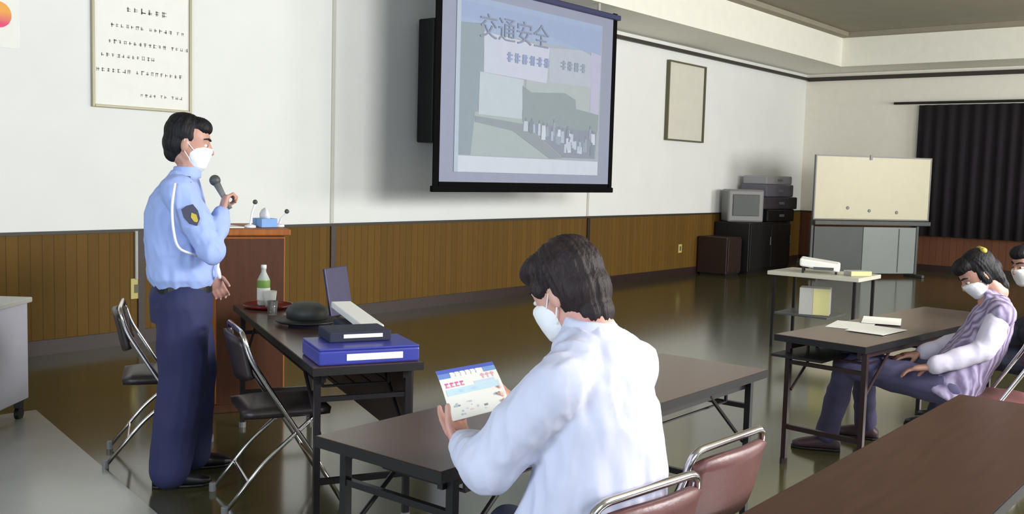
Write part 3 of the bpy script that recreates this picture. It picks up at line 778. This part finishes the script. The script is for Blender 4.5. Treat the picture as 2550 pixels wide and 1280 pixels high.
def face_parts(root, C, R, F, U, k=1.0, skin='skin'):
    for sg in (-1, 1):
        e = C + F*(.078*k) + R*(sg*.031*k) + U*.006*k
        o = obj('eye', local(ell(bmesh.new(), e, R, F, U, .014*k, .012*k, .008*k), root), M['eye'], root, smooth=True)
        obj('iris', local(ell(bmesh.new(), e + F*.0095*k, R, F, U, .006*k, .004*k, .006*k), root), M['iris'], o, smooth=True)
        obj('eyebrow', local(limb(bmesh.new(), [C + F*.095*k + R*(sg*.014*k) + U*.033*k, C + F*.088*k + R*(sg*.034*k) + U*.039*k, C + F*.07*k + R*(sg*.054*k) + U*.033*k], [.004*k, .0045*k, .003*k], 8), root), M['hair'], root, smooth=True)
    obj('lips', local(ell(bmesh.new(), C + F*.095*k - U*.062*k, R, F, U, .02*k, .007*k, .007*k), root), M['lip'], root, smooth=True)
def mask_add(root, C, R, F, U, k=1.0, drop=0):
    bm = bmesh.new(); U_ = U
    loft(bm, [(C + U*(-.118-drop)*k + F*.056*k, R, F, .026*k, .030*k), (C + U*(-.10-drop)*k + F*.052*k, R, F, .047*k, .050*k), (C + U*(-.07-drop)*k + F*.048*k, R, F, .0625*k, .060*k),
              (C + U*(-.04-drop)*k + F*.046*k, R, F, .068*k, .068*k), (C + U*(-.015-drop)*k + F*.05*k, R, F, .062*k, .068*k), (C + U*(-.002-drop)*k + F*.06*k, R, F, .045*k, .054*k)], 28, 2.0)
    o = fuse('face_mask', bm, M['mask'], root, .004, 3)
    for sg in (-1, 1):
        obj('ear_loop', local(T([C + R*(sg*.063*k) - U*.03*k + F*.04*k, C + R*(sg*.078*k) - U*.0*k + F*.005*k, C + R*(sg*.08*k) + U*.015*k - F*.012*k, C + R*(sg*.078*k) - U*.03*k - F*.012*k, C + R*(sg*.064*k) - U*.075*k + F*.03*k], .002, 6), root), M['mask'], o)
def hair_add(root, C, R, F, U, k, mt, blobs, amp=.006):
    bm = bmesh.new()
    for (r, f, u, a, b, d) in blobs: ell(bm, C + R*r*k + F*f*k + U*u*k, R, F, U, a*k, b*k, d*k, 20)
    def fold(co):
        d = co - C; az = math.atan2(d.dot(R), d.dot(F) + 1e-6)
        return amp * (.5*noise.noise(V((az*3, d.dot(U)*8, 3.1))) + .55*noise.noise(V((az*14, d.dot(U)*7, 7.7))))
    return fuse('hair', bm, mt, root, .005, 10, fold)
def cloth_fold(amp, sx, sz, seed=0):
    def f(co):
        q = V((co.x*sx, co.y*sx, co.z*sz + seed))
        a = noise.noise(q + V((0, 0, 0)) + noise.noise_vector(q*.5)*1.4)
        b = noise.noise(q*2.3 + V((seed, 5, 1)))
        r = 1 - abs(noise.noise(V((co.x*sx*1.3+co.z*3, co.y*sx*1.3, co.z*sz*1.8+seed*2))))*3
        return amp*(a*.8 + .4*b + .55*max(r, -.4))
    return f
def shoe(root, ank, D, mt='shoe'):
    D = V(D).normalized(); R = D.cross(Z); A = V((ank[0], ank[1], 0))
    bm = bmesh.new()
    loft(bm, [(A - D*.075 + Z*.03, R, Z, .026, .024), (A - D*.05 + Z*.042, R, Z, .036, .038), (A + D*.02 + Z*.045, R, Z, .040, .041), (A + D*.09 + Z*.036, R, Z, .046, .032), (A + D*.15 + Z*.028, R, Z, .042, .024), (A + D*.185 + Z*.022, R, Z, .022, .015)], 20)
    limb(bm, [A + Z*.05, A + Z*.09], [.036, .038])
    for v in bm.verts: v.co.z = max(v.co.z, .012)
    o = fuse('shoe', bm, M[mt], root, .006, 3)
    bm = bmesh.new()
    loft(bm, [(A - D*.075 + Z*.008, R, Z, .022, .0075), (A - D*.05 + Z*.008, R, Z, .035, .0075), (A + D*.02 + Z*.008, R, Z, .036, .0075), (A + D*.09 + Z*.008, R, Z, .045, .0075), (A + D*.15 + Z*.008, R, Z, .040, .0075), (A + D*.19 + Z*.008, R, Z, .018, .0075)], 16, 4)
    obj('sole', local(bm, root), M['black'], o)

# ---------- officer
root = thing('person', 'person standing in a light blue uniform shirt and navy trousers holding a microphone', 'person', (2.655, 4.15, 0))
O = V((2.655, 4.15, 0)); F0 = V((.858, -.515, 0)).normalized(); R0 = V((-.515, -.858, 0)).normalized()
def L(f, r, z): return O + F0*f + R0*r + Z*z
HF = (F0 + R0*.12 - Z*.22).normalized(); HR = HF.cross(Z).normalized(); HU = HR.cross(HF).normalized()
HC = L(.025, 0, 1.60)
wr, el, sh = L(.165, .155, 1.275), L(.115, .25, 1.115), L(-.02, .18, 1.375)
wl, ll, sl_ = L(.13, -.15, .97), L(.05, -.235, 1.12), L(-.01, -.18, 1.375)
anR, anL = L(-.065, .13, .08), L(.05, -.14, .08)
knR, knL = L(.0, .10, .50), L(.06, -.10, .50)
hpR, hpL = L(0, .085, .88), L(0, -.085, .88)
bm = bmesh.new()
head_add(bm, HC, HR, HF, HU)
limb(bm, [L(.005, 0, 1.40), L(.03, 0, 1.50), HC - HU*.06 - HF*.01], [.062, .054, .054])
loft(bm, [(L(0, 0, .86), R0, F0, .14, .10), (L(0, 0, 1.0), R0, F0, .13, .09), (L(-.01, 0, 1.2), R0, F0, .15, .095), (L(-.01, 0, 1.36), R0, F0, .15, .08), (L(0, 0, 1.42), R0, F0, .08, .06)])
limb(bm, [sh, el, wr], [.05, .038, .026]); limb(bm, [sl_, ll, wl], [.05, .038, .026])
limb(bm, [hpR, knR, anR], [.085, .055, .04]); limb(bm, [hpL, knL, anL], [.085, .055, .04])
# right hand holds the microphone in front of the mouth
micA = L(.125, .10, 1.455); micB = L(.205, .135, 1.30); md = (micA - micB).normalized()
hd = (L(.19, .13, 1.375) - wr).normalized()
hand(bm, wr, hd, -R0*.2 + F0*.9 + Z*.0, F0*-.1 - R0*.9, curl=.95, size=.98, spread=.02, thumb=.9, tcurl=.4)
hand(bm, wl, (F0*.45 - Z*.9), R0, F0, curl=.45, size=.98)
fuse('body', bm, M['skin2'], root, .0055, 3)
face_parts(root, HC, HR, HF, HU)
mask_add(root, HC, HR, HF, HU)
hair_add(root, HC, HR, HF, HU, 1.0, M['hair'], [(0, -.030, .045, .085, .090, .085), (0, -.045, -.01, .078, .072, .075), (0, .028, .088, .066, .066, .042), (0, -.055, -.055, .055, .045, .05), (0, .046, .080, .064, .048, .032), (0, -.03, .085, .07, .08, .052),
      (.062, .002, .03, .018, .026, .035), (-.062, .002, .03, .018, .026, .035)])
# shirt
bm = bmesh.new()
loft(bm, [(L(.0, 0, .925), R0, F0, .165, .128), (L(-.005, 0, .97), R0, F0, .19, .152), (L(-.012, 0, 1.06), R0, F0, .192, .155), (L(-.022, 0, 1.17), R0, F0, .19, .148), (L(-.032, 0, 1.27), R0, F0, .192, .138),
          (L(-.028, 0, 1.35), R0, F0, .185, .115), (L(-.012, 0, 1.41), R0, F0, .14, .085), (L(.0, 0, 1.445), R0, F0, .075, .068), (L(.008, 0, 1.47), R0, F0, .062, .062)])
limb(bm, [sh + Z*.0, sh*.5 + el*.5 - Z*.005, el, el*.45+wr*.55, wr], [.078, .074, .064, .055, .042])
limb(bm, [sl_, sl_*.5 + ll*.5, ll, ll*.4+wl*.6, wl], [.078, .072, .062, .052, .042])
f1 = cloth_fold(.008, 13, 5, 2)
shirt = fuse('shirt', bm, M['shirtb'], root, .007, 4, f1)
obj('cord_loop', local(T(rounded([L(.155, .09, 1.02), L(.165, .05, .985), L(.16, .11, .97), L(.15, .13, 1.01), L(.155, .09, 1.06)], .02, 3), .007, 8), root), M['whitecloth'], root, smooth=True)['label'] = 'white cord loop at the shirt front'
bm = bmesh.new()   # collar
loft(bm, [(L(.008, 0, 1.435), R0, F0, .078, .075), (L(.018, 0, 1.462), R0, F0, .066, .066), (L(.022, 0, 1.49), R0, F0, .062, .062)], 28, 2)
fuse('collar', bm, M['shirtb'], root, .006, 2)
# epaulette, arm patch, cord
def plate(pts, nrm, th, name, mt, par):
    bm = bmesh.new(); a = [bm.verts.new(p - root.location) for p in pts]; b = [bm.verts.new(p + nrm*th - root.location) for p in pts]
    bm.faces.new(a[::-1]); bm.faces.new(b)
    for k in range(len(pts)): bm.faces.new((a[k], a[(k+1) % len(pts)], b[(k+1) % len(pts)], b[k]))
    return obj(name, bm, mt, par)
pc = sh*.60 + el*.40 + (R0*.9 - F0*.05).normalized()*.072; ax = (sh - el).normalized(); bx = (F0 - ax*F0.dot(ax)).normalized(); pn = ax.cross(bx); pn = pn if pn.dot(R0) > 0 else -pn
pts = [pc + ax*a_*.045 + bx*b_*.034 for a_, b_ in ((1, -.8), (1.1, 0), (1, .8), (.2, 1), (-.6, .75), (-1.1, 0), (-.6, -.75), (.2, -1))]
patch = plate(pts, pn, .010, 'sleeve_patch', mat('dark_patch', s(64, 66, 88), .7), root)
plate([pc + pn*.0105 + ax*a_*.045 - ax*.01 + bx*b_*.03 + bx*.004 for a_, b_ in ((.5, 0), (.1, .5), (-.5, .3), (-.6, 0), (-.4, -.3), (.1, -.4))], pn, .002, 'emblem', M['gold'], patch)
ep = [L(-.045, .12, 1.432), L(.03, .12, 1.43), L(.03, .215, 1.405), L(-.045, .215, 1.405)]
plate(ep, Z, .016, 'epaulette', mat('mid_blue_cloth', s(96, 112, 176), .8), root)
cord = [sh + R0*.08 + Z*.04 - F0*.02, sh + R0*.1 - Z*.06 - F0*.035, sh + R0*.115 - Z*.16 - F0*.03, sh + R0*.11 - Z*.25 - F0*.012, L(.1, .19, 1.07)]
obj('shoulder_cord', local(T(rounded(cord, .05, 4), .006, 8), root), M['whitecloth'], root, smooth=True)
# trousers and belt
bm = bmesh.new()
loft(bm, [(L(-.005, 0, .76), R0, F0, .165, .135), (L(-.005, 0, .88), R0, F0, .172, .142), (L(0, 0, .945), R0, F0, .160, .122)])
limb(bm, [hpR - Z*.04, (hpR+knR)*.5, knR, (knR+anR)*.5, anR + Z*.0], [.128, .118, .106, .10, .092]); limb(bm, [hpL - Z*.04, (hpL+knL)*.5, knL, (knL+anL)*.5, anL + Z*.0], [.122, .112, .10, .092, .086])
fuse('trousers', bm, M['navy'], root, .008, 4, cloth_fold(.009, 5, 2.5, 5))
obj('belt', local(loft(bmesh.new(), [(L(0, 0, .905), R0, F0, .172, .134), (L(0, 0, .94), R0, F0, .170, .132)], 40), root), M['black'], root)
shoe(root, anR, F0 + R0*.05); shoe(root, anL, F0 - R0*.1)
# microphone held (a thing of its own)
t = thing('microphone', 'grey handheld microphone held by the officer in front of the face mask', 'microphone', micB)
bm = bmesh.new(); q = md
tube(bm, [V((0, 0, 0)), q*.06, q*.13], [.011, .012, .017], 14); obj('microphone_handle', bm, M['grey'], t, smooth=True)
obj('microphone_grille', ball(bmesh.new(), q*.148, .026), M['greyd'], t, smooth=True)

# ---------- seated people
def seated(label, O, F0, hips, chest, shc, neck, HC, HF, armsL, armsR, legL, legR, shw, shirt_m, trouser_m, skin_m, hair_m, hair_blobs, shoe_m='shoe', sleeves=True, tor=(.165, .12, .175, .13, .185, .125), handsp=None, fold=.010, k=1.0, short=False, mask=True, hairamp=.006, sleeve_m=None, slim=1.0):
    root = thing('person', label, 'person', (O[0], O[1], 0))
    F0 = V(F0).normalized(); R0 = F0.cross(Z).normalized()
    HF = V(HF).normalized(); HR = HF.cross(Z).normalized(); HU = HR.cross(HF).normalized(); HC = V(HC)
    hips, chest, shc, neck = V(hips), V(chest), V(shc), V(neck)
    up1 = (shc - hips).normalized(); Ft = R0.cross(up1)*-1; Ft = Ft if Ft.dot(F0) > 0 else -Ft
    sR, sL = shc + R0*shw, shc - R0*shw
    bm = bmesh.new()
    head_add(bm, HC, HR, HF, HU, k)
    limb(bm, [neck - up1*.05, neck + up1*.01, HC - HU*.05*k - HF*.015], [.062, .055, .054])
    loft(bm, [(hips, R0, Ft, .14, .1), ((hips+chest)*.5, R0, Ft, .13, .085), (chest, R0, Ft, .14, .09), (shc, R0, Ft, shw*.9, .07), (neck, R0, Ft, .06, .055)])
    eL, wL = V(armsL[0]), V(armsL[1]); eR, wR = V(armsR[0]), V(armsR[1])
    limb(bm, [sL, eL, wL], [.048, .038, .026]); limb(bm, [sR, eR, wR], [.048, .038, .026])
    for lg in (legL, legR): limb(bm, [V(lg[0]), V(lg[1]), V(lg[2])], [.075, .055, .04])
    for hs in (handsp or []): hand(bm, *hs[0], **hs[1])
    fuse('body', bm, M[skin_m], root, .0055, 3)
    face_parts(root, HC, HR, HF, HU, k)
    if mask: mask_add(root, HC, HR, HF, HU, k)
    hair_add(root, HC, HR, HF, HU, k, M[hair_m], hair_blobs, hairamp)
    bm = bmesh.new(); a0, b0, a1, b1, a2, b2 = tor
    loft(bm, [(hips - up1*.06, R0, Ft, a0, b0), (hips + up1*.06, R0, Ft, a0*1.03, b0*1.05), ((hips*.5+chest*.5), R0, Ft, a1, b1), (chest, R0, Ft, a2, b2), (shc*.6+chest*.4, R0, Ft, (a2+shw)*.5, b2*.92),
              (shc - up1*.005, R0, Ft, shw*1.04, b2*.72), (shc*.72+neck*.28 , R0, Ft, shw*.86, b2*.62), (shc*.4+neck*.6, R0, Ft, .112, .082), (neck, R0, Ft, .062, .060), (neck + up1*.008, R0, Ft, .056, .054)])
    for sq in (sR, sL): limb(bm, [neck - up1*.045 - Ft*.01, (neck - up1*.045)*.5 + sq*.5 - Z*.003 - Ft*.008, sq - Z*.012], [.058, .064, .066])
    def arm(b, sx, ex, wx):
        if short: limb(b, [sx, sx*.5+ex*.5, sx*.2+ex*.8], [.078*slim, .074*slim, .066*slim])
        else: limb(b, [sx - Z*.012, sx*.5+ex*.5 - Z*.008, ex - Z*.006, ex*.5+wx*.5, wx*.93+ex*.07], [.068*slim, .072*slim, .068*slim, .058*slim, .044])
    if sleeve_m is None: arm(bm, sL, eL, wL); arm(bm, sR, eR, wR)
    fuse('shirt', bm, M[shirt_m], root, .007, 4, cloth_fold(fold, 14, 4, 3))
    if sleeve_m is not None:
        for q in ((sL, eL, wL), (sR, eR, wR)):
            b = bmesh.new(); arm(b, *q); fuse('sleeve', b, M[sleeve_m], root, .008, 4, cloth_fold(fold*.7, 8, 6, 1))
    bm = bmesh.new()
    loft(bm, [(neck + up1*(-.03) - Ft*.006, R0, Ft, .080, .076), (neck + up1*.0, R0, Ft, .068, .066), (neck + up1*.016 + Ft*.004, R0, Ft, .062, .060)], 28, 2)
    fuse('collar', bm, M[shirt_m], root, .006, 2)
    bm = bmesh.new()
    ell(bm, hips - Z*.01, R0, F0, Z, .165, .13, .10)
    for lg in (legL, legR):
        h, kn, an = (V(q) for q in lg)
        limb(bm, [h, h*.5+kn*.5, kn, kn*.5+an*.5, an + Z*.02], [.092, .086, .072, .064, .060])
    fuse('trousers', bm, M[trouser_m], root, .009, 4, cloth_fold(.007, 6, 5, 9))
    for lg, sd in ((legL, -1), (legR, 1)):
        shoe(root, lg[2], F0 + R0*.1*sd, shoe_m)
    return root, R0, HR, HF, HU

# man in the pale shirt (seen from behind)
HFm = V((-.02, .86, -.50))
seated('person seated from behind in a pale lavender shirt holding a coloured leaflet', (1.97, 1.25), (-.05, 1, 0),
       (1.97, 1.36, .50), (1.965, 1.295, .80), (1.955, 1.31, 1.035), (1.985, 1.358, 1.140), (1.985, 1.432, 1.212), HFm,
       [(1.725, 1.45, .83), (1.862, 1.64, .805)], [(2.25, 1.47, .80), (2.185, 1.615, .835)],
       [(1.88, 1.28, .49), (1.84, 1.70, .50), (1.83, 1.76, .08)], [(2.06, 1.28, .49), (2.12, 1.70, .50), (2.14, 1.76, .08)],
       .165, 'shirtw', 'navyd', 'skin', 'hair2',
       [(0, -.032, .045, .092, .098, .09), (0, -.048, -.012, .085, .078, .082), (0, .035, .085, .074, .074, .048), (0, -.062, -.080, .060, .044, .052), (0, -.03, .085, .078, .088, .058), (0, .066, .078, .062, .034, .03), (0, -.035, .01, .088, .07, .07),
        (.066, .035, .03, .018, .024, .03), (-.066, .035, .03, .018, .024, .03)],
       tor=(.20, .165, .215, .160, .20, .13), fold=.0085, k=.93, hairamp=.007, slim=1.0,
       handsp=[(((1.862, 1.64, .805), V((.42, .75, .22)), V((0, -.45, .85)), V((-.8, .3, .2))), dict(curl=.18, spread=.06, thumb=.9, tcurl=.5)),
               (((2.185, 1.615, .835), V((-.5, .6, .22)), V((0, -.45, .85)), V((.8, .5, .2))), dict(curl=.18, spread=.05, thumb=.9, tcurl=.5))])
# leaflet held in the hands
TLp, TRp, BRp, BLp = V((1.981, 1.865, .948)), V((2.156, 1.81, .961)), V((2.067, 1.667, .861)), V((1.907, 1.735, .844))
BRp = V((2.075, 1.672, .868)); 
bm = bmesh.new(); mats = [M['paper']]
def lf(a, b, lift=0):
    p = (TLp*(1-a) + TRp*a)*(1-b) + (BLp*(1-a) + BRp*a)*b
    nn = (TRp-TLp).cross(BLp-TLp).normalized(); nn = nn if nn.z > 0 else -nn
    return p + nn*(.006*math.sin(PI*b) + lift)
N_ = 14
base = TLp.copy()
for lift, flip in ((0, 1), (-.0012, 0)):
    g = [[bm.verts.new(lf(i/N_, j/N_, lift) - base) for j in range(N_+1)] for i in range(N_+1)]
    for i in range(N_):
        for j in range(N_): bm.faces.new((g[i][j], g[i+1][j], g[i+1][j+1], g[i][j+1]))
leaf = obj('leaflet', bm, mats, smooth=True); leaf.location = base
tag(leaf, 'colourful printed leaflet with a blue heading held by the seated man', 'leaflet')
def leafpatch(name, rects, lift=.0006):
    bm = bmesh.new(); ms = []
    for a0, a1, b0, b1, col in rects:
        c = flat(col)
        if c not in ms: ms.append(c)
        n_ = 4; g = [[bm.verts.new(lf(a0+(a1-a0)*i/n_, b0+(b1-b0)*j/n_, lift) - base) for j in range(n_+1)] for i in range(n_+1)]
        for i in range(n_):
            for j in range(n_): bm.faces.new((g[i][j], g[i+1][j], g[i+1][j+1], g[i][j+1])).material_index = ms.index(c)
    return obj(name, bm, ms, leaf)
leafpatch('blue_heading', [(0, 1, 0, .09, (84, 100, 190)), (0, .2, .09, .2, (112, 144, 210)), (.78, 1, .07, .2, (126, 162, 212))])
random.seed(5)
rc = []
for k in range(6): rc += [(.2+k*.09, .26+k*.09, .09, .12, (252, 252, 252)), (.21+k*.09, .23+k*.09, .1, .2, (248, 250, 255)), (.2+k*.09, .265+k*.09, .16, .185, (250, 250, 255))]
leafpatch('white_heading_letters', rc, .0012)
rc = []
for k in range(4): rc += [(.06+k*.085, .12+k*.085, .30, .335, (214, 110, 160)), (.07+k*.085, .09+k*.085, .3, .40, (222, 130, 172)), (.06+k*.085, .125+k*.085, .375, .40, (224, 140, 180))]
for k in range(3): rc += [(.70+k*.085, .76+k*.085, .24, .28, (236, 170, 196)), (.72+k*.085, .74+k*.085, .22, .34, (240, 180, 204))]
leafpatch('pink_lettering', rc)
leafpatch('blue_band', [(.05, .95, .43, .56, (200, 226, 240)), (.12, .6, .47, .53, (184, 212, 238)), (.55, .9, .36, .42, (206, 222, 240))])
rc = []
for k in range(16):
    a = random.uniform(.08, .9); b = random.uniform(.6, .92); rc.append((a, a+random.uniform(.02, .07), b, b+random.uniform(.015, .04), random.choice([(200, 206, 220), (180, 196, 206), (230, 214, 214), (214, 214, 230), (150, 150, 160)])))
leafpatch('small_pictures', rc)

# woman in lilac
root, R0, HR, HF, HU = seated('person seated in lilac striped clothes, head bowed, at the right table', (5.36, 1.36), (-.30, .95, 0),
       (5.33, 1.40, .49), (5.42, 1.29, .72), (5.47, 1.235, .885), (5.47, 1.255, .955), (5.425, 1.335, 1.055), (-.45, .64, -.72),
       [(5.24, 1.24, .70), (5.12, 1.44, .60)], [(5.62, 1.42, .68), (5.45, 1.60, .60)],
       [(5.25, 1.40, .48), (5.20, 1.90, .53), (5.39, 2.06, .08)], [(5.42, 1.44, .48), (5.46, 1.90, .50), (5.80, 1.99, .08)],
       .15, 'stripe', 'purple', 'skin2', 'hair',
       [(0, -.030, .045, .088, .095, .088), (0, -.045, -.01, .082, .075, .085), (0, .035, .085, .068, .07, .045), (0, -.060, -.07, .068, .045, .065), (0, -.09, -.02, .045, .04, .05), (0, -.055, -.125, .055, .038, .05),
        (.066, .0, -.01, .018, .03, .06), (-.066, .0, -.01, .018, .03, .06)], 'shoem', tor=(.165, .13, .165, .125, .165, .115), k=.92, sleeve_m='lilacwhite', slim=.86,
       handsp=[(((5.12, 1.44, .60), V((-.1, .9, -.2)), V((0, 0, -1)), V((.9, 0, 0))), dict(curl=.25)), (((5.45, 1.60, .60), V((-.5, .7, -.1)), V((0, 0, -1)), V((-.9, 0, 0))), dict(curl=.25))])
HCw = V((5.425, 1.335, 1.055))
bm = limb(bmesh.new(), [HCw - HF*.085 + HU*.085 - HR*.04, HCw - HF*.09 + HU*.085 + HR*.03], [.016, .016])
o = obj('hair_clip', local(bm, root), M['gold'], root, smooth=True)

# person cropped by the right edge
seated('person in dark clothes with a white mask, cropped at the right edge', (6.45, 1.18), (-.1, 1, 0),
       (6.50, 1.22, .49), (6.46, 1.17, .72), (6.43, 1.15, .90), (6.40, 1.18, .98), (6.30, 1.28, 1.06), (-.75, .6, -.3),
       [(6.24, 1.25, .68), (6.3, 1.5, .60)], [(6.70, 1.28, .68), (6.55, 1.5, .60)],
       [(6.42, 1.24, .48), (6.38, 1.66, .50), (6.38, 1.75, .08)], [(6.60, 1.24, .48), (6.62, 1.66, .50), (6.62, 1.75, .08)],
       .165, 'navyd', 'navyd', 'skin2', 'hair', [(0, -.030, .045, .088, .095, .088), (0, -.045, -.01, .082, .075, .085), (0, .035, .085, .068, .07, .045), (0, -.055, -.055, .055, .045, .05)], k=.95)
